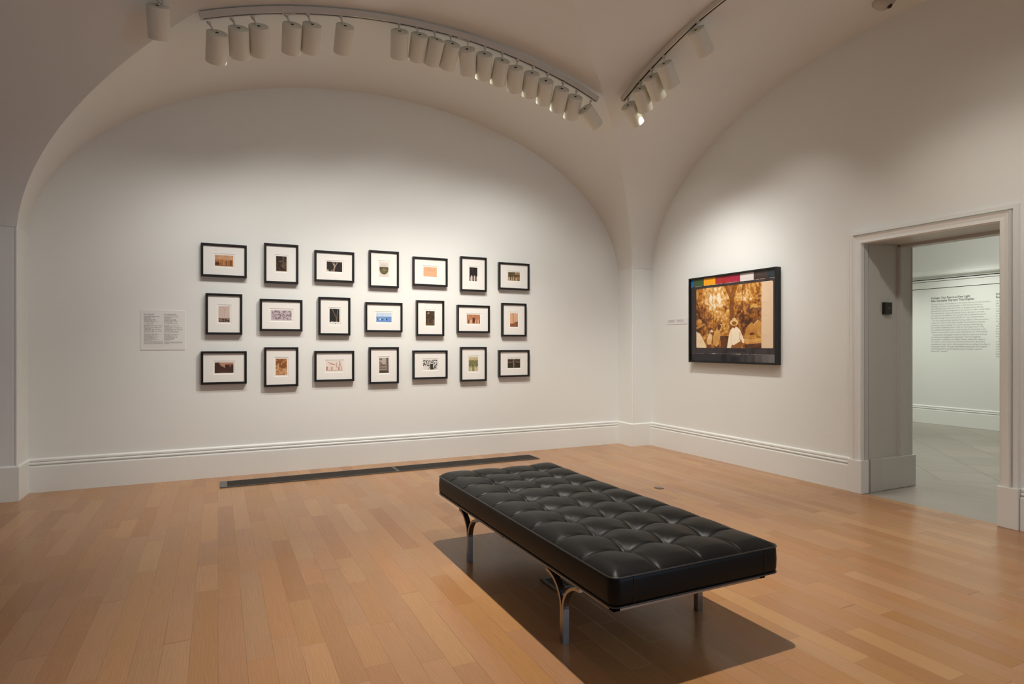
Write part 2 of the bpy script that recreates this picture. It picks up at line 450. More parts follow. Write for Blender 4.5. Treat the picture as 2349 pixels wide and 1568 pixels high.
# frames: text x -> -y world, text y -> z, facing -x
def wallB(): return Matrix(((0, 0, -1, 0), (-1, 0, 0, 0), (0, 1, 0, 0), (0, 0, 0, 1)))
# text x -> +x world, text y -> z, facing -y
def wallA(): return Matrix(((1, 0, 0, 0), (0, 0, -1, 0), (0, 1, 0, 0), (0, 0, 0, 1)))

body = """The early history of portraiture in the United States, from the country's
founding to the advent of photography in 1839, favored white men
who owned land and could vote. Similar to developments in Europe,
portraiture in America originated as an art form to affirm social status.
The relatively few women and people of color depicted in portraits
were almost always affiliated with powerful men or deemed extraordi-
nary for having transcended gender or race constrictions.
   On the occasion of the National Portrait Gallery's 50th anniversary,
UnSeen: Our Past in a New Light considers the intersections between
portraiture, nation building, and museum practice. Featuring the
work of Ken Gonzales-Day (born 1964) and Titus Kaphar (born 1976),
the exhibition illuminates how, in the process of constructing a new
republic, communities of color were routinely left out of the picture.
   Gonzales-Day photographs historical objects, be they from archives
or museums, and suggests new meanings for them by thoughtfully
altering their composition or display. Kaphar, meanwhile, paints in
the tradition of Euro-American colonial portraiture but then adds a
contemporary layer that is often physical, such as cutting, shrouding, or
smearing the canvas. Through vastly different approaches, both Kaphar
and Gonzales-Day probe foundational myths to reclaim a space for
those left "unseen.\"""".split('\n')
t = empty('wall_text', (FX-.0015, 6.093, 1.60), 'English introduction lettered in grey on the pale wall seen through the doorway', 'wall text')
z0 = -1.60
tl = [('UnSeen: Our Past in a New Light', 0, 2.058+z0, .050, .585, .0006), ('Ken Gonzales Day and Titus Kaphar', 0, 2.012+z0, .050, .645, .0006)]
lettering('heading', tl, M_ink2, t, wallB())
bl = []; z = 1.962
for i, s in enumerate(body):
    if s.startswith('   '): z -= .004
    bl.append((s, 0, z+z0, .0335, (.84*len(s)/71 if len(s) > 60 else None), .0002)); z -= .0382
lettering('paragraph', bl, M_inkb, t, wallB())
t = empty('wall_text', (FX-.0015, 5.157, 1.60), 'second wall text column cut off by the right edge of the doorway', 'wall text')
lettering('heading', [('InVisible: Nuestro pasado bajo', 0, 2.058+z0, .050, .6, .0006), ('Ken Gonzales Day y Titus Kaphar', 0, 2.012+z0, .050, .63, .0006)], M_ink2, t, wallB())
sp = ['La historia', 'del pa', 'hombres', 'a su', 'retrato', 'merica', 'en re', 'o se', 'de s', '   En', 'Our P', 'exam', 'la pr', 'Kaph', 'cons', '   G', 'mus', 'suge', 'tradi', 'conte', 'corta', 'Kaph', 'recu']
pl = [(s, 0, 1.962+z0-.0385*i, .0335, None, .0002) for i, s in enumerate(sp)]
for i0, i1 in ((0, 9), (9, 15), (15, 23)): lettering('paragraph', pl[i0:i1], M_inkb, t, wallB())

# long wall label by the grid of pictures
t = empty('wall_label', (-.658, YW, 1.44), 'large white label card with two columns of small type beside the framed pictures', 'label')
bm = bmesh.new(); box(bm, 0, .371, -.004, -.0002, -.187, .190, .0008); mesh_obj('card', bm, M_label, t)
colA = ['Erased Lynching, series', 'Row 1, left to right:', '', 'Erased Lynching in Colorado (1890)', 'Disguised Bandit, 1915', 'Water Street, 1', 'East First Street, (1908)', 'Hillsdale, Illinois, 1920', 'Santa Rosa, California postcard', 'Western Bandit postcard', '', 'Row 2, left to right:', '', 'Lynching Party, 1922', 'The Wonder Gaze, St. James Park, California', 'Gaze, 1935', 'One of the trees in Los Angeles, 1920', 'Tombstone, 1884', 'Lynching of John Heath, 1884, Arizona', 'Santa Ana River, 1892', 'Cottage Grove, Oregon, circa 1900, 1902', '', 'Row 3, left to right:', '', 'The Fulton party, after the storm', 'Franklin Street, 1920, stereo', 'Bridge near the river', 'Postcard, Montgomery, circa 1915', 'Los Vegas, New Mexico, 1896', 'Lookout Point, Arizona', 'Courtyard garden at night, 1920', 'Public Park, 1915', 'Anaheim, Cantonment and city postcard, circa 1920', '', 'Ink jet prints, collection of the artist, courtesy of the', 'gallery, Los Angeles, printed on rag paper, 2006 to 2015']
colB = ['Serie Linchamiento borrado', 'Fila 1, de izquierda a derecha:', '', 'Linchamiento borrado en Colorado', 'Bandido disfrazado', 'Calle Water, 1', 'Calle Primera Este, (1908)', 'Hillsdale, Illinois, (1920)', 'Santa Rosa, California, tarjeta', 'Bandido del oeste', '', 'Fila 2, de izquierda a derecha:', '', 'Grupo, 1922', 'La mirada, parque St. James, 1935', 'California', 'Uno de los arboles en Los Angeles, 1920', 'Tombstone, 1884', 'Linchamiento de John Heath, 1884, Arizona', 'Rio Santa Ana, 1892', 'Cottage Grove, Oregon, hacia 1900', '', 'Fila 3, de izquierda a derecha:', '', 'El grupo Fulton, tras la tormenta', 'Calle Franklin, 1920, estereo', 'Puente junto al rio', 'Postal, Montgomery, hacia 1915', 'Las Vegas, Nuevo Mexico, 1896', 'Punto de vista, Arizona', 'Patio de noche, 1920', 'Parque, 1915', '', 'Impresiones de tinta, coleccion del artista, cortesia', 'de la galeria, Los Angeles, en papel de trapo,', '2006 a 2015']
def tiny(col, x):
    r = []; z = .150
    for i, s in enumerate(col):
        if s: r.append((s, x, z, .0115 if i == 0 else .0092, min(.152, .0037*len(s)), .0001))
        z -= .0086 if s else .005
    return r
f = wallA(); f[1][3] = -.0046
for tc_ in (tiny(colA, .030), tiny(colB, .196)): lettering('lettering', tc_, M_inkl, t, f)

t = empty('wall_label', (XW, 6.073, 1.594), 'small low white label card beside the big sepia picture', 'label')
bm = bmesh.new(); box(bm, -.004, -.0002, -.371, 0, -.038, .036, .0008); mesh_obj('card', bm, M_label, t)
f = wallB(); f[0][3] = -.0046
tl = [('The Wonder Gaze, St. James Park', .035, .008, .013, .115, .0002), ('Ink jet print, 2015', .035, -.004, .010, .10, 0), ('Collection of the artist', .035, -.014, .010, .11, 0),
                        ('La mirada, parque St. James', .19, .008, .013, .115, .0002), ('Impresion de tinta, 2015', .19, -.004, .010, .11, 0), ('Coleccion del artista, Los Angeles', .19, -.014, .010, .13, 0)]
for q in (tl[:3], tl[3:]): lettering('lettering', q, M_inkl, t, f)

# ------------------------------------------------------------------ pictures
def vnoise(u, v, sc, seed, oct=3):
    """value noise on arrays u,v (0..1)"""
    out = np.zeros_like(u); amp = 1; tot = 0
    rs = np.random.RandomState(seed)
    for o in range(oct):
        n = 64; g = rs.rand(n, n)
        x = u*sc; y = v*sc; xi = np.floor(x).astype(int); yi = np.floor(y).astype(int)
        fx = x-xi; fy = y-yi; fx = fx*fx*(3-2*fx); fy = fy*fy*(3-2*fy)
        a = g[xi % n, yi % n]; b = g[(xi+1) % n, yi % n]; c = g[xi % n, (yi+1) % n]; d = g[(xi+1) % n, (yi+1) % n]
        out += amp*((a*(1-fx)+b*fx)*(1-fy)+(c*(1-fx)+d*fx)*fy); tot += amp; amp *= .55; sc *= 2.1
    return out/tot

def grad(t, stops):
    t = np.clip(t, 0, 1); xs = [s[0] for s in stops]
    return np.stack([np.interp(t, xs, [lin(s[1])[k] for s in stops]) for k in range(3)], -1)

def line_d(u, v, a, b):
    ax, ay = a; bx, by = b; dx, dy = bx-ax, by-ay
    t = np.clip(((u-ax)*dx+(v-ay)*dy)/(dx*dx+dy*dy+1e-9), 0, 1)
    return np.hypot(u-ax-t*dx, v-ay-t*dy)

def crowd(u, v, asp, base, n, seed, size=.05):
    rs = np.random.RandomState(seed); m = np.zeros_like(u); hats = np.zeros_like(u)
    for i in range(n):
        x = rs.rand(); h = base+rs.rand()*.12
        body = (np.abs(u-x)*asp < size*.9) & (v < h-size*.6)
        head = np.hypot((u-x)*asp, v-h) < size*.62
        val = rs.rand()
        m = np.where(body | head, .25+.75*val, m); hats = np.where(np.hypot((u-x)*asp, (v-h-size*.3)*1.8) < size*.6, 1., hats)
    return m, hats

def picture(kind, pal, w, h, seed, nx, ny):
    u, v = np.meshgrid((np.arange(nx)+.5)/nx, (np.arange(ny)+.5)/ny); asp = w/h
    N1 = vnoise(u*asp, v, 9, seed, 4); N2 = vnoise(u*asp, v, 3.2, seed+5, 3); N3 = vnoise(u*asp, v, 24, seed+9, 2)
    dk, md, lt = pal
    st = [(0, dk), (.5, md), (1, lt)]
    if kind == 'field':
        t = .75+.25*N2-.25*N3; m, hh = crowd(u, v, asp, .45, 11, seed, .045)
        t = np.where(v < .62, np.where(m > 0, m*.45, t*.75), t); t -= .6*np.exp(-((u-.12)**2+(v-.2)**2)/.02); t = np.where(v < .08, .35, t)
    elif kind == 'thicket':
        t = (N1-.35)*1.1-.1+.35*np.exp(-((u-.6)**2+(v-.45)**2)/.05)*N3*1.8; t = np.where(v < .03, .9, t)
    elif kind == 'night_tree':
        t = .03+.05*N1
        for a, b, r in (((.45, 0), (.5, .45), .07), ((.5, .42), (.38, 1), .05), ((.5, .42), (.7, 1), .045), ((.5, .5), (.52, 1), .03)):
            t = np.where(line_d(u*asp, v, (a[0]*asp, a[1]), (b[0]*asp, b[1])) < r, .42+.4*N3, t)
        m, hh = crowd(u, v, asp, .05, 6, seed, .09); t = np.where((m > 0) & (u < .4), .3+.7*m, t)
    elif kind == 'night_branch':
        t = .03+.04*N1
        for a, b, r in (((.72, 0), (.72, .45), .05), ((.72, .35), (.25, 1), .03), ((.74, .4), (.85, 1), .035)):
            t = np.where(line_d(u*asp, v, (a[0]*asp, a[1]), (b[0]*asp, b[1])) < r, .4+.2*N3, t)
        t = np.where((v < .12*(.5+N2)+.02) & (N1 > .35), .95, t)
    elif kind == 'oval':
        e = np.hypot((u-.5)/.46, (v-.52)/.36); t = np.where(e < 1, np.where(v < .66, .1+.75*(N1-.25)*N3*2, .9), .97)
    elif kind == 'card':
        t = .62+.1*N2
        for zz, x0, x1 in ((.83, .15, .6), (.72, .12, .85), (.62, .3, .8)):
            t = np.where((np.abs(v-zz) < .02) & (u > x0) & (u < x1) & (N3 > .45), .3, t)
        t = np.where(np.hypot((u-.88)*asp, v-.82) < .05, .42, t)
    elif kind == 'night_crowd':
        t = .03+.06*N1; t = np.where(line_d(u*asp, v, (.6*asp, .3), (.3*asp, 1)) < .025, .18, t); m, hh = crowd(u, v, asp, .27, 12, seed, .06); t = np.where(m > 0, np.where(m > .6, .95, .25), t)
    elif kind == 'grove':
        t = .15+.5*(N1-.3)*1.6; m, hh = crowd(u, v, asp, .35, 14, seed, .05); t = np.where(m > .55, .85, np.where(m > 0, .12, t)); t = np.where((v > .7) & (u > .6), .75*N2+.3, t)
    elif kind == 'tall_pole':
        t = .85+.12*N2-.08*N3; t = np.where(v < .2+.1*N1, .08+.5*N3*(N1 > .5), t); t = np.where((np.abs(u-.53) < .012) & (v < .84), .55, t); t = np.where((np.abs(v-.82) < .008) & (np.abs(u-.53) < .1), .4, t)
    elif kind == 'stereo':
        uu = (u*2) % 1; b = np.abs(np.sin((N2*9+uu*3+v*5))) ; t = np.where(b*N1 > .33, .85, .2+.4*N3)
        edge = (uu < .08) | (v < .1) | (v > .93) | ((v > .75) & (np.hypot((uu-.5)*1.0, (v-.7)*1.4) > .47)); t = np.where(edge & ((u < .06) | (u > .94) | (v < .1) | (v > .93) | (np.abs(u-.5) < .02) | (v > .75)), .92, t)
    elif kind == 'blue':
        t = .95-.15*v*0+.1*N2; t = np.where(v < .58, .45+.15*N2, t); m, hh = crowd(u, v, asp, .28, 16, seed, .05); t = np.where((m > 0) & (v > .18), np.where(m > .65, 1, .02), t); t = np.where(v < .18, .42+.2*N3, t); t = np.where((np.abs(u-.42) < .006) & (v > .5) & (v < .9), .6, t)
    elif kind == 'dim_figure':
        t = .1+.3*(N1-.3); t = np.where(np.hypot((u-.3)*asp, v-.85) < .07, .8, t); m, hh = crowd(u, v, asp, .4, 5, seed, .07); t = np.where(m > .7, .55, t); t = np.where(v < .15, .4*N3+.15, t)
    elif kind == 'gate':
        t = .55+.35*(N1-.4); m, hh = crowd(u, v, asp, .33, 12, seed, .055); t = np.where(m > .5, .95, np.where(m > 0, .1, t)); t = np.where((np.abs(u-.52) < .09) & (v > .15) & (v < .58), .05, t); t = np.where((np.abs(u-.52) < .16) & (np.abs(v-.62) < .03), .2, t)
    elif kind == 'pole_scrub':
        t = .9+.1*N2; t = np.where(v < .12+.28*np.clip(u-.35, 0, 1)+.22*N1, .05+.5*N3, t); t = np.where((np.abs(u-.4) < .025) & (v > .1) & (v < .95), .2, t); t = np.where((np.abs(v-.93) < .012) & (np.abs(u-.36) < .09), .3, t)
    elif kind == 'ruin':
        t = np.where(v > .5+.15*np.sin(u*7)+.15*N2, .8, .06+.25*N3); t = np.where((u < .32) & (v > .4) & (N1 > .45), .15, t); t = np.where((u > .55) & (v > .4) & (v < .8), .08+.2*N3, t); t = np.where((np.abs(u-.82) < .03) & (v > .58) & (v < .72), .9, t); t = np.where((np.abs(v-.1) < .015) & (u > .25) & (u < .7) & (N3 > .4), .8, t)
    elif kind == 'sepia_tree':
        t = np.where(v > .4, .15+.7*(N1 > .52)*N3+.1, .6+.4*N2-.25*(N1 > .55)); t = np.where((np.abs(u-.22-.1*(v-.5)) < .07) & (v > .35) & (v < .7), .75, t)
    elif kind == 'camp':
        t = .97+0*N1; m, hh = crowd(u, v, asp, .35, 22, seed, .05); t = np.where((m > 0) & (v < .52), np.where(m > .6, .9, .3), t)
        for a, b in (((.95, .05), (.8, 1)), ((.75, .2), (.83, 1)), ((.2, .75), (.6, .6)), ((.1, .9), (.45, .7)), ((.65, .5), (.62, .85))):
            t = np.where(line_d(u*asp, v, (a[0]*asp, a[1]), (b[0]*asp, b[1])) < .022, .3, t)
        t = np.where((v < .1), .6+.3*N3, t)
    elif kind == 'shore':
        t = .45+.2*np.sin(v*38+N2*8)*(v < .6); t = np.where(v > .6, .8, t); t = np.where((np.abs(u-.85) < .1), .15+.2*N3, t); t = np.where((u < .3) & (v > .5) & (N1 > .45), .3, t); t = np.where((np.abs(u-.72) < .03), .65, t); t = np.where(v < .08+.1*N1, .08, t)
    elif kind == 'bare_trees':
        t = np.where(N1*.6+N3*.5 > .52, .95, .06); t = np.where((v < .35) & (N2 > .45), .97, t); t = np.where((np.abs(u-.6) < .1) & (v < .6), .1, t)
    elif kind == 'garden':
        t = .35+.5*(N1-.25); t = np.where(v > .8, .7+.2*N2, t); m, hh = crowd(u, v, asp, .22, 14, seed, .05); t = np.where((m > .4) & (v < .36), .9, t); t = np.where((v > .35) & (v < .7) & (N3 > .5), .15, t)
    elif kind == 'dark_grove':
        t = .1+.35*(N1-.25); t = np.where((np.abs(u-.48) < .05), .85*N3+.25, t); t = np.where((v > .55) & (v < .8) & (N3 > .62), .85, t)
    col = grad(t, st)
    return col

def grid_picture(name, x0, x1, z0, z1, y, colours, m, parent, T=None):
    ny, nx, _ = colours.shape
    xs = np.linspace(x0, x1, nx+1); zs = np.linspace(z0, z1, ny+1)
    vx, vz = np.meshgrid(xs, zs)
    co = np.stack([vx, np.full_like(vx, y), vz], -1).reshape(-1, 3)
    if T is not None:
        co = co@np.array(T.to_3x3()).T
    i = np.arange(nx*ny); r = i//nx; c = i % nx
    f = np.stack([r*(nx+1)+c, r*(nx+1)+c+1, (r+1)*(nx+1)+c+1, (r+1)*(nx+1)+c], -1)
    me = bpy.data.meshes.new(name); me.from_pydata(co.tolist(), [], f.tolist())
    at = me.color_attributes.new('Col', 'FLOAT_COLOR', 'CORNER')
    cc = np.ones((nx*ny, 4, 4), dtype=np.float32); cc[:, :, :3] = colours.reshape(-1, 1, 3)
    at.data.foreach_set('color', cc.reshape(-1)); me.materials.append(m)
    o = bpy.data.objects.new(name, me)
    return link(o, parent)

def frame_bm(w, h, t, d, rab=.006):
    """square-section picture frame, back at y=0 front at y=-d, centred"""
    bm = bmesh.new()
    P = [(0, 0), (0, -d), (t, -d), (t, -d+rab*2.2), (t+.004, -d+rab*2.2), (t+.004, 0)]
    cs = [(-w/2, -h/2, 1, 1), (w/2, -h/2, -1, 1), (w/2, h/2, -1, -1), (-w/2, h/2, 1, -1)]
    rings = [[bm.verts.new((x+sx*a, b, z+sz*a)) for a, b in P] for x, z, sx, sz in cs]
    n = len(P)
    for k in range(4):
        r0, r1 = rings[k], rings[(k+1) % 4]
        for i in range(n):
            j = (i+1) % n; bm.faces.new((r0[i], r0[j], r1[j], r1[i]))
    return bm

def window_bm(w, h, ww, wh, y, bev=.0022):
    """mat board with a bevelled window"""
    bm = bmesh.new()
    def ring(a, b, yy): return [bm.verts.new((sx*a/2, yy, sz*b/2)) for sx, sz in ((-1, -1), (1, -1), (1, 1), (-1, 1))]
    A = ring(w, h, y); B = ring(ww, wh, y); Cc = ring(ww-2*bev, wh-2*bev, y+bev*1.3); D = ring(ww-2*bev+.0001, wh-2*bev+.0001, y+bev*1.3)
    for P, Q in ((A, B), (B, Cc)):
        for i in range(4): bm.faces.new((P[i], P[(i+1) % 4], Q[(i+1) % 4], Q[i]))
    bm.faces.new(Cc)
    return bm

SEP = ((70, 40, 20), (176, 112, 60), (226, 190, 150)); BRN = ((38, 26, 20), (110, 86, 60), (190, 160, 125)); NGT = ((10, 14, 16), (118, 92, 70), (235, 225, 212))
GRN = ((30, 30, 22), (120, 112, 72), (225, 215, 205)); PCH = ((150, 80, 50), (228, 170, 130), (236, 184, 146)); NBK = ((12, 11, 16), (90, 75, 70), (220, 205, 200))
PIK = ((40, 28, 26), (180, 150, 135), (216, 198, 188)); MAU = ((60, 48, 52), (150, 132, 138), (214, 200, 208)); GNN = ((12, 24, 24), (100, 82, 60), (236, 230, 224))
BLU = ((20, 45, 90), (100, 145, 205), (200, 216, 232)); RST = ((60, 30, 18), (176, 112, 76), (224, 180, 145)); OLV = ((55, 62, 40), (150, 145, 95), (222, 205, 165))
GRY = ((52, 42, 36), (140, 124, 108), (206, 196, 188)); BW = ((28, 26, 22), (110, 104, 98), (235, 230, 224)); DGR = ((22, 24, 22), (84, 78, 58), (190, 150, 120)); RDW = ((90, 48, 34), (190, 140, 120), (238, 224, 214))
MIX = ((30, 25, 18), (125, 105, 70), (228, 190, 148)); DSK = ((34, 22, 20), (110, 74, 62), (222, 168, 140))
P = [  # kind, palette, image fraction w, h, label
 ('field', SEP, .40, .33, 'framed sepia print of small figures in an open field, above the pale pole print'),
 ('thicket', BRN, .31, .385, 'upright framed print of a dark brown thicket with a pale glow'),
 ('night_tree', NGT, .39, .315, 'wide framed print of a pale forked tree trunk on black'),
 ('oval', GRN, .33, .41, 'upright framed print with a dark oval vignette on pale paper'),
 ('card', PCH, .386, .33, 'wide framed peach coloured card with faint handwriting'),
 ('night_crowd', NBK, .307, .40, 'upright framed black print with white figures along its foot'),
 ('grove', MIX, .39, .32, 'wide framed brown and cream print of figures in a grove, top right of the grid'),
 ('tall_pole', PIK, .303, .39, 'upright framed print of a thin pole in a wide pale sky'),
 ('stereo', MAU, .49, .325, 'wide framed double view of mauve branches'),
 ('night_branch', GNN, .308, .397, 'upright framed print of thin bare branches on dark green'),
 ('blue', BLU, .413, .315, 'wide framed blue tinted print, the only blue picture'),
 ('dim_figure', BRN, .32, .41, 'upright framed very dark print with a dim pale head near its top'),
 ('gate', RST, .406, .33, 'wide framed rust toned print with a dark gate in its middle'),
 ('pole_scrub', RST, .32, .41, 'upright framed print of a dark post above brown scrub'),
 ('ruin', DSK, .41, .32, 'wide framed print of dark ruins under a pink sky, bottom left of the grid'),
 ('sepia_tree', SEP, .33, .418, 'upright framed sepia print of a leafy tree over pale ground'),
 ('camp', RDW, .42, .318, 'wide framed reddish white print of leaning poles over a packed camp'),
 ('shore', GRY, .326, .412, 'upright framed grey print of a post and rippled ground'),
 ('bare_trees', BW, .409, .34, 'wide framed black and white print of tangled trees'),
 ('garden', OLV, .358, .41, 'upright framed olive green print of a garden'),
 ('dark_grove', DGR, .41, .325, 'wide framed dark green grove print with an orange trunk'),
]
for k, (kind, pal, fw, fh, label) in enumerate(P):
    r, c = divmod(k, 7)
    portrait = (r+c) % 2 == 1
    w, h = (.328, .403) if portrait else (.410, .325)
    z = (2.133, 1.605, 1.0765)[r]
    t = empty('framed_picture', (.055+.531*c, YW, z), label, 'picture', 'framed prints hung in a grid of three rows')
    D = .046
    mesh_obj('frame', frame_bm(w, h, .0175, D), M_black, t)
    iw, ih = w*fw, h*fh
    mesh_obj('mat', window_bm(w-.03, h-.03, iw+.026, ih+.030, -D+.016), M_mat, t)
    nx = 64 if not portrait else 44; ny = int(nx*ih/iw)
    grid_picture('print', -iw/2, iw/2, -ih/2, ih/2, -D+.0182, picture(kind, pal, iw, ih, 11+k*3, nx, ny), M_print, t)

# ---- big sepia picture on the right wall (local: x along wall leftwards->right, facing -y, then turned)
def big_picture(nx, ny, w, h):
    u, v = np.meshgrid((np.arange(nx)+.5)/nx, (np.arange(ny)+.5)/ny)
    X = u*w; Z = v*h                      # metres inside the frame
    N1 = vnoise(X, Z, 22, 3, 4); N2 = vnoise(X, Z, 5, 8, 3); N3 = vnoise(X, Z, 60, 4, 2)
    col = np.zeros((ny, nx, 3)); col[:] = lin((52, 44, 46))
    def put(mask, c): col[mask] = lin(c)
    sc = (.9+.2*vnoise(X, Z, 2, 77, 2))[..., None]
    # colour strip on top
    top = Z > h-.085
    edges = [0, .037, .215, .397, .576, .757, .941, 1.12, w]
    cols = [(0, 100, 180), (62, 88, 48), (246, 168, 8), (170, 44, 44), (172, 34, 62), (226, 218, 214), (66, 48, 44), (32, 42, 52)]
    for a, b, c in zip(edges, edges[1:], cols): put(top & (X >= a) & (X < b), c)
    put((np.abs(Z-(h-.086)) < .0016) & (N3 > .4), (200, 180, 165)); put(np.abs(X-.576) < .002*(top), (90, 20, 30)) if False else None
    # grey scale strip on the bottom
    bot = Z < .088
    gx = np.clip(np.floor((X-.62)/.085), -1, 7)
    gs = [(30, 28, 34), (36, 34, 40), (44, 42, 46), (54, 52, 52), (66, 62, 62), (82, 76, 76), (98, 92, 92), (112, 106, 106), (126, 120, 120)]
    for i in range(-1, 8): put(bot & (gx == i), gs[i+1])
    put((np.abs(Z-.0885) < .0014) & (N3 > .42), (150, 140, 136)); put((np.abs(Z-.089) < .003) & (vnoise(X, Z, 14, 5, 1) > .86), (220, 214, 206))
    # photographic panel with rounded corners
    px0, px1, pz0, pz1, R = .095, w-.037, .152, .838, .016
    qx = np.maximum(np.abs(X-(px0+px1)/2)-(px1-px0)/2+R, 0); qz = np.maximum(np.abs(Z-(pz0+pz1)/2)-(pz1-pz0)/2+R, 0)
    panel = np.hypot(qx, qz) < R
    ph = panel & (X < 1.043); put(panel & ~ph, (236, 206, 172))
    a = (X-px0)/(1.043-px0); b = (Z-pz0)/(pz1-pz0)      # 0..1 inside the photo part
    lightc = np.exp(-((a-.25)**2/.035+(b-.78)**2/.05))+.6*np.exp(-((a-.8)**2/.02+(b-.85)**2/.02))+.5*np.exp(-((a-.45)**2/.05+(b-.85)**2/.02))
    N4 = vnoise(X, Z, 46, 14, 3)
    t = .36+.70*(N1-.42)+.30*(N3-.5)+.62*(N4-.5)+.42*lightc+.2*(N2-.4)
    t -= .3*np.exp(-((a-.05)**2/.02+(b-.5)**2/.08)); t += .16*np.exp(-((a-.42)**2/.03+(b-.38)**2/.05)); t -= .22*np.exp(-((a-.78)**2/.02+(b-.42)**2/.05))
    for (x0, y0, x1, y1, rr) in ((.20, .15, .215, .95, .004), (.29, .2, .275, 1, .003), (.745, .2, .735, 1, .005), (.96, .3, .97, 1, .004), (.12, .2, .15, .8, .004)):
        t = np.where(line_d(a, b*.73, (x0, y0*.73), (x1, y1*.73)) < rr, t*.45, t)
    # trunk with a fork
    ln = np.minimum.reduce([line_d(a, b*.73, (.575, .12), (.575, .60))-.030-.008*(b < .5), line_d(a, b*.73, (.575, .58), (.635, .76))-.036, line_d(a, b*.73, (.565, .58), (.47, .76))-.022])
    t = np.where(ln < 0, .16+.22*(N1-.3)+.12*b, t)
    t = np.where((b < .2) & (a > .36) & (a < .56), .06+.1*N3, t)
    def blob(cx, cz, rx, rz, tilt=0):
        da, db = a-cx, (b-cz)*.724
        c_, s_2 = math.cos(tilt), math.sin(tilt)
        return ((da*c_+db*s_2)/rx)**2+((-da*s_2+db*c_)/(rz*.724))**2 < 1
    def poly(pts):
        inside = np.zeros_like(a, bool); n = len(pts)
        for i in range(n):
            x1, y1 = pts[i]; x2, y2 = pts[(i+1) % n]
            c_ = ((y1 > b) != (y2 > b)) & (a < (x2-x1)*(b-y1)/((y2-y1)+1e-9)+x1)
            inside ^= c_
        return inside
    F1 = vnoise(X, Z, 9, 41, 3)
    def tone(mask, val, var=.22):
        nonlocal t
        t = np.where(mask, val+var*(F1-.5)+.10*(N1-.5), t)
    # generic men in hats and shirts, mostly seen from behind
    tone(poly([(0, 0), (0, .31), (.04, .27), (.09, .19), (.14, .09), (.172, 0)]), .92, .12)
    tone(poly([(0, .28), (0, .42), (.06, .42), (.085, .33), (.07, .27), (.04, .25)]), .10)
    tone(blob(.05, .36, .095, .022, .32), .55); tone(blob(.045, .43, .052, .062), .5); tone(blob(.055, .45, .03, .03), .62)
    tone(poly([(.18, 0), (.175, .06), (.205, .06), (.21, 0)]), .18); tone(poly([(.20, 0), (.205, .07), (.25, .06), (.255, 0)]), .3)
    tone(poly([(.165, .09), (.19, .17), (.205, .23), (.235, .245), (.265, .21), (.262, .14), (.25, .06), (.20, .055), (.175, .11)]), .82)
    tone(blob(.262, .25, .02, .025), .25); tone(blob(.258, .272, .026, .012), .9); tone(blob(.255, .285, .017, .018), .86)
    tone(poly([(.295, 0), (.31, .06), (.37, .05), (.385, 0)]), .14)
    tone(poly([(.275, .10), (.285, .20), (.305, .27), (.345, .31), (.385, .29), (.40, .23), (.39, .12), (.375, .06), (.33, .02), (.30, .05)]), .68)
    tone(poly([(.375, .13), (.405, .12), (.405, .03), (.385, .0), (.38, .06)]), .5)
    tone(poly([(.36, .28), (.355, .36), (.37, .39), (.41, .37), (.40, .31)]), .13); tone(blob(.385, .395, .048, .013, .12), .26); tone(blob(.38, .415, .028, .032), .42)
    tone(poly([(.565, 0), (.58, .055), (.69, .10), (.715, .06), (.715, 0)]), .33)
    tone(poly([(.50, 0), (.515, .09), (.53, .20), (.548, .275), (.585, .325), (.625, .345), (.66, .325), (.70, .285), (.725, .215), (.762, .12), (.752, .075), (.735, .085), (.705, .155), (.70, .105), (.665, .085), (.61, .05), (.575, .055), (.56, 0)]), 1.0, .10)
    tone(line_d(a, b*.724, (.56, .20), (.575, .05)) < .004, .80); tone(line_d(a, b*.724, (.70, .18), (.69, .10)) < .004, .7)
    tone(blob(.612, .345, .02, .03), .3); tone(blob(.61, .405, .062, .05), .80); tone(blob(.61, .395, .034, .03), .30); tone(blob(.61, .44, .03, .045), .84); tone(blob(.61, .405, .026, .022), .34)
    tone(poly([(.77, 0), (.775, .1), (1, .12), (1, 0)]), .09)
    tone(poly([(.755, .10), (.768, .20), (.782, .30), (.815, .355), (.865, .395), (.93, .43), (.965, .42), (1, .385), (1, .08), (.9, .07), (.79, .06)]), .60)
    tone(poly([(.757, .15), (.82, .17), (.90, .165), (.985, .215), (1, .20), (1, .12), (.9, .095), (.80, .065), (.76, .08)]), .70)
    tone(line_d(a, b*.724, (.77, .115), (.91, .11)) < .004, .38); tone(line_d(a, b*.724, (.87, .18), (.99, .12)) < .004, .36); tone(blob(.865, .22, .03, .02), .2)
    tone(blob(.955, .17, .03, .022), .45); tone(line_d(a, b*.724, (.92, .29), (.935, .16)) < .003, .42)
    tone(poly([(.875, .38), (.87, .46), (.93, .47), (.945, .41), (.91, .365)]), .22); tone(line_d(a, b*.724, (.90, .265), (.955, .31)) < .006, .75)
    tone(blob(.885, .585, .082, .066, -.05), .10); tone(blob(.885, .60, .078, .058, -.05), .16)
    tone(blob(.905, .525, .042, .088), .33, .1); tone(blob(.905, .455, .03, .03), .27, .05)
    for dx_ in (-.018, .018): tone(blob(.905+dx_, .548, .011, .010), .10, 0)
    tone(blob(.907, .515, .007, .026), .44, 0); tone(blob(.907, .478, .017, .007), .14, 0); tone(blob(.888, .50, .010, .03), .40, 0)
    tone(poly([(.835, .60), (.85, .655), (.885, .685), (.93, .675), (.95, .62), (.97, .58), (.94, .615), (.88, .625)]), .66)
    t = np.where(poly([(.41, .0), (.405, .17), (.45, .20), (.49, .19), (.50, .02), (.49, 0)]), .10+.25*(N3-.3), t)
    g = grad(t, [(0, (66, 30, 4)), (.25, (122, 66, 14)), (.5, (190, 122, 38)), (.75, (232, 180, 98)), (1, (255, 238, 208))])
    col[ph] = g[ph]
    return col
w, h = 1.260, .987
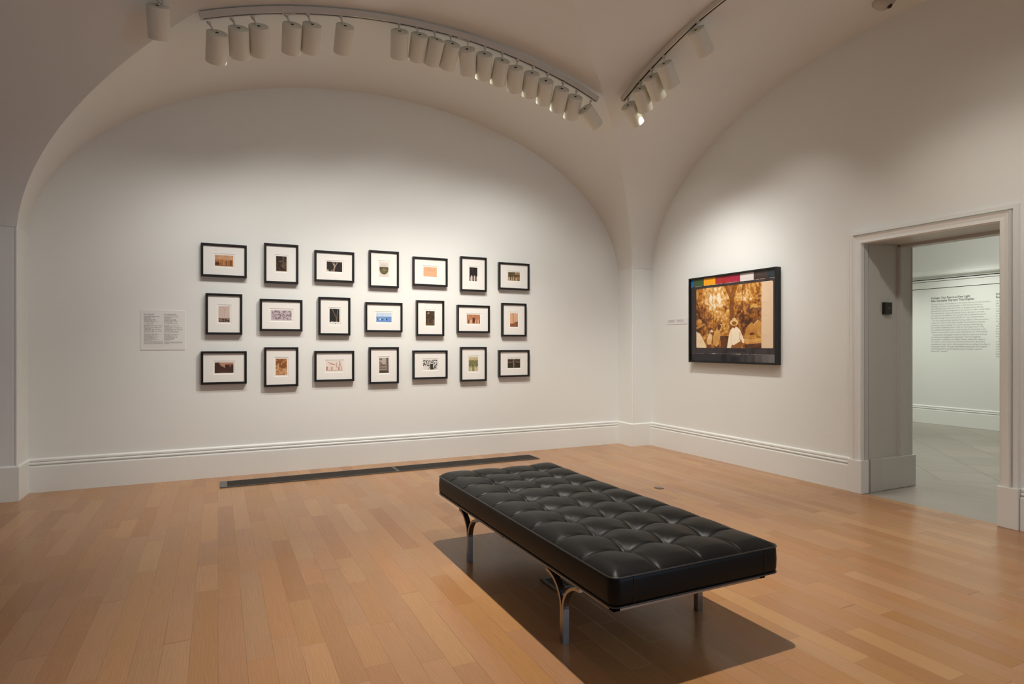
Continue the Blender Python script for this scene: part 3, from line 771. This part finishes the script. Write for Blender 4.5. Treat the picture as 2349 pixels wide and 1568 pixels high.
bt = empty('framed_picture', (XW, 4.976, 1.592), 'large black framed sepia picture of men in hats in a wood, under colour patches', 'picture')
R90 = Matrix.Rotation(-PI/2, 4, 'Z')
bm = frame_bm(w, h, .016, .068); bmesh.ops.transform(bm, matrix=R90, verts=bm.verts); mesh_obj('frame', bm, M_black, bt)
grid_picture('print', -w/2+.016, w/2-.016, -h/2+.016, h/2-.016, -.048, big_picture(400, 312, w-.032, h-.032), M_bigprint, bt, R90)

# ------------------------------------------------------------------ floor vents
for k, (x0, x1, lab) in enumerate(((.015, 1.668, 'left half of the long dark floor grille by the wall'), (1.672, 3.31, 'right half of the long dark floor grille, nearer the corner'))):
    t = empty('floor_vent', ((x0+x1)/2, 6.262, 0), lab, 'vent', 'floor grilles under the pictures')
    hw = (x1-x0)/2; bm = bmesh.new()
    for a in ((-hw, hw, -.132, -.122), (-hw, hw, .122, .132), (-hw, -hw+.012, -.122, .122), (hw-.012, hw, -.122, .122)):
        box(bm, a[0], a[1], a[2], a[3], .0005, .009, .0015)
    mesh_obj('rim', bm, M_ventend, t)
    bm = bmesh.new(); n = 24
    for i in range(n):
        y = -.120+.240*(i+.5)/n; box(bm, -hw+.012, hw-.012, y-.0024, y+.0024, .001, .007)
    mesh_obj('grille', bm, M_vent, t)
    bm = bmesh.new(); box(bm, -hw+.012, hw-.012, -.122, .122, .0003, .0012); mesh_obj('backing', bm, M_dark, t)
    if k == 0:
        bm = bmesh.new(); box(bm, -hw+.006, -hw+.062, -.128, .128, .006, .0105, .001); mesh_obj('end_plate', bm, M_ventend, t, label='lighter grey end plate')
t = empty('floor_register', (1.668, 2.892, 0), 'small dark floor register under the black bench', 'vent')
bm = bmesh.new()
for a in ((-.06, .06, -.085, -.065), (-.06, .06, .065, .085), (-.06, -.042, -.065, .065), (.042, .06, -.065, .065)): box(bm, *a, .0005, .007, .002)
mesh_obj('rim', bm, M_ventend, t)
bm = bmesh.new()
for i in range(9): y = -.058+.0145*i; box(bm, -.042, .042, y-.004, y+.004, .001, .005)
mesh_obj('grille', bm, M_vent, t)
t = empty('floor_outlet', (3.61, 4.41, 0), 'tiny grey outlet cover set in the floorboards beyond the bench', 'outlet')
bm = bmesh.new(); box(bm, -.03, .03, -.035, .035, .0004, .004, .001); mesh_obj('cover', bm, M_ventend, t)
bm = bmesh.new(); cyl(bm, (0, 0, .003), (0, 0, .0052), .014, seg=20); mesh_obj('cap', bm, M_steel, t)

# ------------------------------------------------------------------ bench
BX0, BX1, BY0, BY1 = 1.337, 2.216, 1.898, 3.913
BW_, BL = BX1-BX0, BY1-BY0
bench = empty('bench', ((BX0+BX1)/2, (BY0+BY1)/2, 0), 'long black tufted leather bench on curved steel legs in the middle of the floor', 'bench')
NX, NY = 120, 270; CX, CY = 4, 9; RC = .035
xs = np.linspace(-BW_/2, BW_/2, NX+1); ys = np.linspace(-BL/2, BL/2, NY+1)
gx, gy = np.meshgrid(xs, ys)
cu, cv = (gx+BW_/2)/BW_*CX, (gy+BL/2)/BL*CY
cw, cl = BW_/CX, BL/CY
bi = np.clip(np.round(cu), 1, CX-1); bj = np.clip(np.round(cv), 1, CY-1)
r = np.hypot((cu-bi)*cw, (cv-bj)*cl)
e = np.minimum(np.minimum(gx+BW_/2, BW_/2-gx), np.minimum(gy+BL/2, BL/2-gy))
crown = .026*(1-np.exp(-e/.030))
fu = np.abs(cu-np.round(cu))*cw; fv = np.abs(cv-np.round(cv))*cl
ins_u = (np.round(cu) > 0) & (np.round(cu) < CX); ins_v = (np.round(cv) > 0) & (np.round(cv) < CY)
fade = np.clip(e/.02, 0, 1)
seam = -.0055*(np.exp(-(fu/.0075)**1.3)*ins_u+np.exp(-(fv/.0075)**1.3)*ins_v)*(.35+.65*fade)
s_ = np.abs(np.sin(PI*cu)); t_ = np.abs(np.sin(PI*cv))
pillow = .011*(s_*t_)**.6*np.clip(e/.06, 0, 1)
but = -.031*np.exp(-(r/.043)**1.25)
# fine radial puckers round every button
ang = np.arctan2((cv-bj)*cl, (cu-bi)*cw)
puck = .0012*np.sin(ang*14+bi*3+bj)*np.exp(-((r-.03)/.018)**2)
slow = .003*np.sin(gx*9+1)*np.sin(gy*5)
hz = .420+crown+seam+pillow+but+puck+slow*fade
hx, hy = gx.copy(), gy.copy()
ax_, ay_ = np.abs(hx)-(BW_/2-RC), np.abs(hy)-(BL/2-RC)
corner = (ax_ > 0) & (ay_ > 0); rr = np.hypot(ax_, ay_)+1e-9; mx_ = np.maximum(ax_, ay_)
k_ = np.where(corner, mx_/rr, 1)
hx = np.where(corner, np.sign(hx)*(BW_/2-RC+ax_*k_), hx); hy = np.where(corner, np.sign(hy)*(BL/2-RC+ay_*k_), hy)
me = bpy.data.meshes.new('cushion')
i = np.arange(NX*NY); rI = i//NX; cI = i % NX
F = np.stack([rI*(NX+1)+cI, rI*(NX+1)+cI+1, (rI+1)*(NX+1)+cI+1, (rI+1)*(NX+1)+cI], -1)
me.from_pydata(np.stack([hx, hy, hz], -1).reshape(-1, 3).tolist(), [], F.tolist())
for p in me.polygons: p.use_smooth = True
me.materials.append(M_leather)
cush = link(bpy.data.objects.new('cushion', me), bench)
def rring(off, z, n=10, rc=RC, wob=0):
    pts = []
    a, b = BW_/2+off, BL/2+off; rc = rc+off
    for cxn, cyn, a0 in ((1, 1, 0), (-1, 1, 90), (-1, -1, 180), (1, -1, 270)):
        for k in range(n+1):
            an = math.radians(a0+90*k/n); pts.append(Vector((cxn*(a-rc)+rc*math.cos(an), cyn*(b-rc)+rc*math.sin(an), z)))
    # subdivide straight runs
    out = []
    for p, q in zip(pts, pts[1:]+pts[:1]):
        L = (q-p).length; m = max(1, int(L/.03))
        for s in range(m): out.append(p.lerp(q, s/m))
    return out
bm = bmesh.new(); rings = []
for off, z in ((-.012, .306), (-.001, .310), (.003, .325), (.005, .362), (.003, .400), (0, .418), (-.003, .4205)):
    rings.append([bm.verts.new(p) for p in rring(off, z)])
n = len(rings[0])
for r0, r1 in zip(rings, rings[1:]):
    for q in range(n): bm.faces.new((r0[q], r0[(q+1) % n], r1[(q+1) % n], r1[q]))
bm.faces.new(rings[0][::-1])
mesh_obj('side_band', bm, M_leather, bench, smooth=True)
bm = bmesh.new(); tube(bm, rring(.0025, .4195), .0034, 8, True); mesh_obj('piping', bm, M_pipe, bench, smooth=True, label='thin welt along the upper edge')
bm = bmesh.new(); tube(bm, rring(.001, .3075), .0042, 8, True); mesh_obj('piping', bm, M_pipe, bench, smooth=True, label='thin welt along the lower edge')
for sx in (-1, 1):
    for sy in (-1, 1):
        bm = bmesh.new(); tube(bm, [(sx*(BW_/2-.095), sy*(BL/2+.004+.0015*(1-abs(z-.362)/.06)), z) for z in (.312, .34, .362, .385, .415)], .0011, 6)
        mesh_obj('band_seam', bm, M_pipe, bench)
for a in range(1, CX):
    for b in range(1, CY):
        bm = bmesh.new(); bmesh.ops.create_uvsphere(bm, u_segments=12, v_segments=6, radius=.0085)
        bmesh.ops.scale(bm, vec=(1, 1, .4), verts=bm.verts)
        bmesh.ops.translate(bm, vec=(-BW_/2+cw*a, -BL/2+cl*b, .412), verts=bm.verts)
        mesh_obj('button', bm, M_leather, cush, smooth=True)
fx0, fx1 = 1.347-(BX0+BX1)/2, 2.141-(BX0+BX1)/2; fy = BL/2-.010
bm = bmesh.new()
for a in ((fx0, fx1, -fy, -fy+.03), (fx0, fx1, fy-.03, fy), (fx0, fx0+.03, -fy, fy), (fx1-.03, fx1, -fy, fy), (fx0, fx1, -.015, .015)): box(bm, *a, .290, .3045)
mesh_obj('base_frame', bm, M_steel, bench)
bm = bmesh.new(); box(bm, fx0+.01, fx1+.03, -fy+.01, fy-.01, .300, .309); mesh_obj('underside_board', bm, M_black, bench)
def leg(cx, cy):
    bm = bmesh.new()
    for s in (-1, 1):
        pts = [(0, .0)]
        pts += [(0, .15)]
        R, Hh = .142, .136
        for k in range(1, 15):
            an = PI/2*k/14; pts.append((R*(1-math.cos(an)), .15+Hh*math.sin(an)))
        fr = []
        for i2, (a, z) in enumerate(pts):
            p0 = pts[max(0, i2-1)]; p1 = pts[min(len(pts)-1, i2+1)]
            t = Vector((0, s*(p1[0]-p0[0]), p1[1]-p0[1])).normalized()
            nrm = Vector((0, t.z, -t.y))*s
            fr.append((Vector((cx, cy+s*(.0005+a), z)), Vector((1, 0, 0)), nrm))
        th = .0135
        sweep(bm, fr, [(-.015, 0), (.015, 0), (.015, th), (-.015, th)])
    return mesh_obj('leg', bm, M_steel, bench)
ox, oy = (BX0+BX1)/2, (BY0+BY1)/2
for lx in (1.363, 2.124):
    for ly in (2.298, 3.409): leg(lx-ox, ly-oy)

# ------------------------------------------------------------------ lighting tracks and spotlights
def track(name, pts, upv, label, joins=()):
    """pts: points on the underside of the track; side = horizontal normal of the track plane"""
    mid = Vector(pts[len(pts)//2])
    t = empty(name, mid, label, 'lighting track')
    P_ = [Vector(p)-mid for p in pts]
    side = Vector(upv)
    fr = []
    for i, p in enumerate(P_):
        tg = (P_[min(i+1, len(P_)-1)]-P_[max(i-1, 0)]).normalized()
        nn = side.cross(tg); nn = nn if nn.z > 0 else -nn
        fr.append((p, side, nn.normalized()))
    bm = bmesh.new()
    sweep(bm, fr, [(-.019, 0), (-.008, 0), (-.008, .012), (.008, .012), (.008, 0), (.019, 0), (.019, .048), (-.019, .048)])
    mesh_obj('channel', bm, M_track, t)
    bm = bmesh.new(); sweep(bm, [(o+u*.003, s, u) for o, s, u in fr], [(-.0078, 0), (.0078, 0), (.0078, .004), (-.0078, .004)])
    mesh_obj('slot', bm, M_slot, t, label='dark slot along the underside')
    for j in joins:
        bm = bmesh.new(); sweep(bm, fr[j:j+3], [(-.021, -.002), (.021, -.002), (.021, .05), (-.021, .05)]); mesh_obj('joiner', bm, M_track, t)
    for idx in (0, -1):
        bm = bmesh.new(); o, s, u = fr[idx]; c = o+u*.024; tg = s.cross(u)
        sweep(bm, [(c-tg*.006, s, u), (c+tg*.006, s, u)], [(-.021, -.027), (.021, -.027), (.021, .026), (-.021, .026)]); mesh_obj('end_cap', bm, M_track, t)
    return t
xs_ = np.linspace(-.105, 3.325, 70)
track('lighting_track', [(x, 5.0, prof(x-XC)-float(np.interp(x, (0, 1.4, 2, 2.6, 3.1, 3.3), (.062, .065, .067, .078, .083, .089)))) for x in xs_], (0, 1, 0), 'long curved white lighting track above the grid of pictures, with two clusters of can lamps', joins=(11, 40))
ys_ = np.linspace(4.90, 1.2, 70)
track('lighting_track', [(3.575, y, prof(y-YC)-float(np.interp(y, (3.87, 4.3, 4.83), (.047, .067, .082)))) for y in ys_], (1, 0, 0), 'shorter white lighting track running toward the corner above the big sepia picture')
ys_ = np.linspace(4.93, 3.2, 40)
track('lighting_track', [(-.367, y, max(prof(y-YC), prof(-.367-XC))-.048) for y in ys_], (1, 0, 0), 'short white lighting track at the top left edge carrying one lamp')

CR, CL = .0735, .215
LP = dict(col=(1, .98, .94))
def spotlight(S_, T_, d, label, group, energy, seg=28, size=46, dip=.38, side=0):
    S_ = Vector(S_); T_ = Vector(T_); d = Vector(d).normalized()
    t = empty('track_spotlight', S_, label, 'spotlight', group)
    T = T_-S_
    bm = bmesh.new(); cyl(bm, (0, 0, .0005), (0, 0, -.012), .015, seg=16); cyl(bm, (0, 0, -.008), (0, 0, -.016), .013, .012, seg=16)
    mesh_obj('adapter', bm, M_track, t)
    bm = bmesh.new(); e0 = T+d*.02; cyl(bm, (0, 0, -.010), e0, .0062, seg=12); mesh_obj('stem', bm, M_track, t, smooth=True)
    # housing: closed top with rim, hollow bottom
    up = Vector((0, 0, 1)); x = d.cross(up).normalized(); y = x.cross(d)
    bm = bmesh.new()
    prof_ = [(CR-.006, .001), (CR-.001, .003), (CR, .008), (CR, CL-.003), (CR-.001, CL), (CR-.004, CL), (CR-.006, CL-.004), (CR-.006, CL-.05)]
    rr_ = [[bm.verts.new(T+d*b+(x*math.cos(2*PI*k/seg)+y*math.sin(2*PI*k/seg))*a) for k in range(seg)] for a, b in prof_]
    for r0, r1 in zip(rr_, rr_[1:]):
        for k in range(seg): bm.faces.new((r0[k], r0[(k+1) % seg], r1[(k+1) % seg], r1[k]))
    bm.faces.new(rr_[0]); bm.faces.new(rr_[-1])
    o = mesh_obj('can', bm, M_can, t, smooth=True)
    try:
        o.data.set_sharp_from_angle(angle=math.radians(35))
    except Exception: pass
    bm = bmesh.new(); sl = T-y*.0+d*.0
    q = y if y.z > 0 else -y
    for k in range(1):
        cyl(bm, T-d*.001, T+d*.004, .012, seg=14)
    mesh_obj('pivot_slot', bm, M_slot, t)
    bm = bmesh.new(); cyl(bm, T+d*(CL-.047), T+d*(CL-.044), CR-.012, seg=20); mesh_obj('lamp', bm, M_emit, t)
    ld = bpy.data.lights.new('spot_beam', 'SPOT'); ld.energy = energy; ld.color = LP['col']; ld.spot_size = math.radians(size*2); ld.spot_blend = 1.0; ld.shadow_soft_size = .022
    lo = bpy.data.objects.new('spot_beam', ld); lo.location = T+d*(CL-.035); bd = (d+Vector((side, 0, -dip))).normalized(); lo.rotation_euler = bd.to_track_quat('-Z', 'Y').to_euler(); link(lo, t)
    return t

CANS = [
((-0.061,5.000,3.673), (-0.006,5.000,3.606), (-0.036,0.687,-0.726)),
((0.095,5.000,3.734), (0.139,5.000,3.674), (0.056,0.687,-0.724)),
((0.238,5.000,3.782), (0.278,5.000,3.720), (0.091,0.703,-0.706)),
((0.476,5.000,3.853), (0.519,5.000,3.787), (0.034,0.704,-0.710)),
((0.635,5.000,3.895), (0.668,5.000,3.822), (0.012,0.694,-0.720)),
((0.886,5.000,3.941), (0.922,5.000,3.868), (0.031,0.737,-0.675)),
((1.362,5.000,3.992), (1.369,5.000,3.926), (0.164,0.699,-0.696)),
((1.518,5.000,4.000), (1.541,5.000,3.934), (0.090,0.717,-0.691)),
((1.672,5.000,4.001), (1.695,5.000,3.928), (-0.039,0.661,-0.749)),
((1.819,5.000,3.995), (1.839,5.000,3.920), (-0.010,0.760,-0.650)),
((1.984,5.000,3.985), (1.972,5.000,3.902), (0.328,0.679,-0.657)),
((2.147,5.000,3.967), (2.140,5.000,3.895), (0.229,0.691,-0.686)),
((2.315,5.000,3.944), (2.314,5.000,3.873), (0.104,0.706,-0.701)),
((2.470,5.000,3.913), (2.448,5.000,3.834), (0.272,0.667,-0.694)),
((2.630,5.000,3.881), (2.618,5.000,3.817), (0.210,0.676,-0.707)),
((2.785,5.000,3.844), (2.765,5.000,3.772), (0.257,0.722,-0.642)),
((2.952,5.000,3.794), (2.938,5.000,3.731), (0.153,0.697,-0.701)),
((3.103,5.000,3.743), (3.088,5.000,3.683), (0.153,0.682,-0.715)),
((3.265,5.000,3.677), (3.195,5.000,3.584), (0.779,0.258,-0.571))]
ORD = ['first', 'second', 'third', 'fourth', 'fifth', 'sixth', 'seventh', 'eighth', 'ninth', 'tenth', 'eleventh', 'twelfth', 'thirteenth']
EN = 18
for k, (s, tt, d) in enumerate(CANS):
    if k < 6:
        lab = '%s white can spotlight from the left end of the curved track' % ORD[k]
        if k == 5: lab = 'lone white can spotlight midway between the two clusters on the curved track'
    else:
        j = k-6
        lab = '%s white can spotlight in the dense row of the curved track, counted from the left' % ORD[j]
        if j == 12: lab = 'white can spotlight tilted sideways at the corner end of the curved track'
    sh = (-.42, -.30, -.18, 0, 0, 0)[k] if k < 6 else 0
    spotlight(s, tt, d, lab, 'can spotlights on the curved track', EN*(1.0 if k < 6 else .70) if k < 18 else EN*1.1, side=sh)

for k, (s, tt, d) in enumerate([
((3.575,4.828,3.690), (3.575,4.828,3.622), (0.735,0.265,-0.624)),
((3.575,4.628,3.766), (3.575,4.641,3.712), (0.589,0.346,-0.730)),
((3.575,4.467,3.822), (3.575,4.479,3.758), (0.671,0.284,-0.685)),
((3.575,4.298,3.872), (3.575,4.299,3.805), (0.652,0.259,-0.713)),
((3.575,3.870,3.975), (3.575,3.896,3.916), (0.711,0.207,-0.672))]):
    lab = ['lowest white can spotlight of the right hand track, nearest the corner', 'second white can spotlight up from the corner on the right hand track', 'third white can spotlight up from the corner on the right hand track',
           'fourth white can spotlight up from the corner on the right hand track', 'single white can spotlight set apart, highest on the right hand track'][k]
    spotlight(s, tt, d, lab, 'can spotlights on the right hand track', EN*(2.2, 2.3, 2.2, 2.2, 2.3)[k], dip=.66, size=40)
spotlight((-0.367,4.900,3.700), (-0.380,4.900,3.666), (0.017,0.610,-0.792), 'large looking white can spotlight alone at the top left edge, apart from the curved track', None, EN*.5)

# ceiling camera dome at the top edge
t = empty('security_camera', (4.80, 3.10, prof(3.10-YC)), 'small white ceiling camera with a dark lens, at the top edge above the doorway wall', 'camera')
bm = bmesh.new(); bmesh.ops.create_uvsphere(bm, u_segments=24, v_segments=12, radius=.075); bmesh.ops.scale(bm, vec=(1, 1, .75), verts=bm.verts)
bmesh.ops.translate(bm, vec=(0, 0, -.012), verts=bm.verts); mesh_obj('dome', bm, M_dome, t, smooth=True)
bm = bmesh.new(); cyl(bm, (0, 0, -.02), (0, 0, .01), .082, seg=28); mesh_obj('base', bm, M_dome, t)
bm = bmesh.new(); bmesh.ops.create_uvsphere(bm, u_segments=16, v_segments=8, radius=.022); bmesh.ops.translate(bm, vec=(.015, -.035, -.052), verts=bm.verts); mesh_obj('lens', bm, M_lens, t, smooth=True)

# ------------------------------------------------------------------ lamps outside the view: inferred ones and added fill
def spot(loc, tgt, e, col, size, blend=.6, r=.05):
    ld = bpy.data.lights.new('downlight', 'SPOT'); ld.energy = e; ld.color = col; ld.spot_size = math.radians(size); ld.spot_blend = blend; ld.shadow_soft_size = r
    o = bpy.data.objects.new('downlight', ld); o.location = loc; o.rotation_euler = (Vector(tgt)-Vector(loc)).to_track_quat('-Z', 'Y').to_euler(); C.objects.link(o)
def area(loc, tgt, e, col, sx, sy):
    ld = bpy.data.lights.new('soft_light', 'AREA'); ld.shape = 'RECTANGLE'; ld.size = sx; ld.size_y = sy; ld.energy = e; ld.color = col
    o = bpy.data.objects.new('soft_light', ld); o.location = loc; o.rotation_euler = (Vector(tgt)-Vector(loc)).to_track_quat('-Z', 'Y').to_euler(); C.objects.link(o)
WARM = (1, .94, .85)
spot((1.87, 4.50, 3.90), (1.87, 5.3, 0), 300, WARM, 106, .75, .035)
spot((1.87, 2.42, 3.93), (1.87, .95, 0), 360, WARM, 104, .7, .035)
spot((1.6, -2.4, 3.8), (1.6, -2.2, 0), 40, WARM, 130, .8, .1)  # added fill for the ambient light, in the unseen rear bay
spot((3.3, 1.9, 3.7), (5.1, 2.7, 1.5), 60, WARM, 66, 1, .06)
spot((3.3, .6, 3.6), (5.1, 1.7, 2.1), 45, WARM, 80, 1, .06)
# added cool area lamp behind the camera, standing in for daylight on the left vault
area((4.4, -3.2, 1.6), (-1.6, 2.6, 3.3), 42, (.50, .72, 1), 1.2, 1.6)
# adjoining room
spot((9.2, 5.2, 3.1), (10.67, 5.5, 1.15), 95, (.99, 1, .91), 70, 1, .1)
spot((9.2, 7.0, 3.1), (10.67, 7.0, 1.1), 85, (.99, 1, .91), 70, 1, .1)
area((8.0, 4.0, 4.1), (8.0, 4.2, 0), 90, (1, .98, .92), 1.5, 1.5)

# ------------------------------------------------------------------ world, camera, colour
w_ = bpy.data.worlds.new('World'); S.world = w_; w_.use_nodes = True
w_.node_tree.nodes['Background'].inputs[0].default_value = (.5, .47, .42, 1); w_.node_tree.nodes['Background'].inputs[1].default_value = .2
cd = bpy.data.cameras.new('camera'); cam = bpy.data.objects.new('camera', cd); C.objects.link(cam)
cd.sensor_fit = 'HORIZONTAL'; cd.sensor_width = 36; cd.lens = 36*1398/2349
cd.shift_y = (791-784)/2349
cd.clip_start = .05
th = math.atan2(674.5, 1398)
cam.location = (0, 0, 1.3); cam.rotation_euler = (PI/2, 0, -th)
S.camera = cam
S.view_settings.view_transform = 'Standard'; S.view_settings.look = 'None'
S.view_settings.exposure = .23; S.view_settings.gamma = 1
S.cycles.max_bounces = 6; S.cycles.diffuse_bounces = 4; S.cycles.glossy_bounces = 3; S.cycles.transmission_bounces = 2
S.cycles.use_adaptive_sampling = True; S.cycles.adaptive_threshold = .04; S.cycles.sample_clamp_indirect = 6
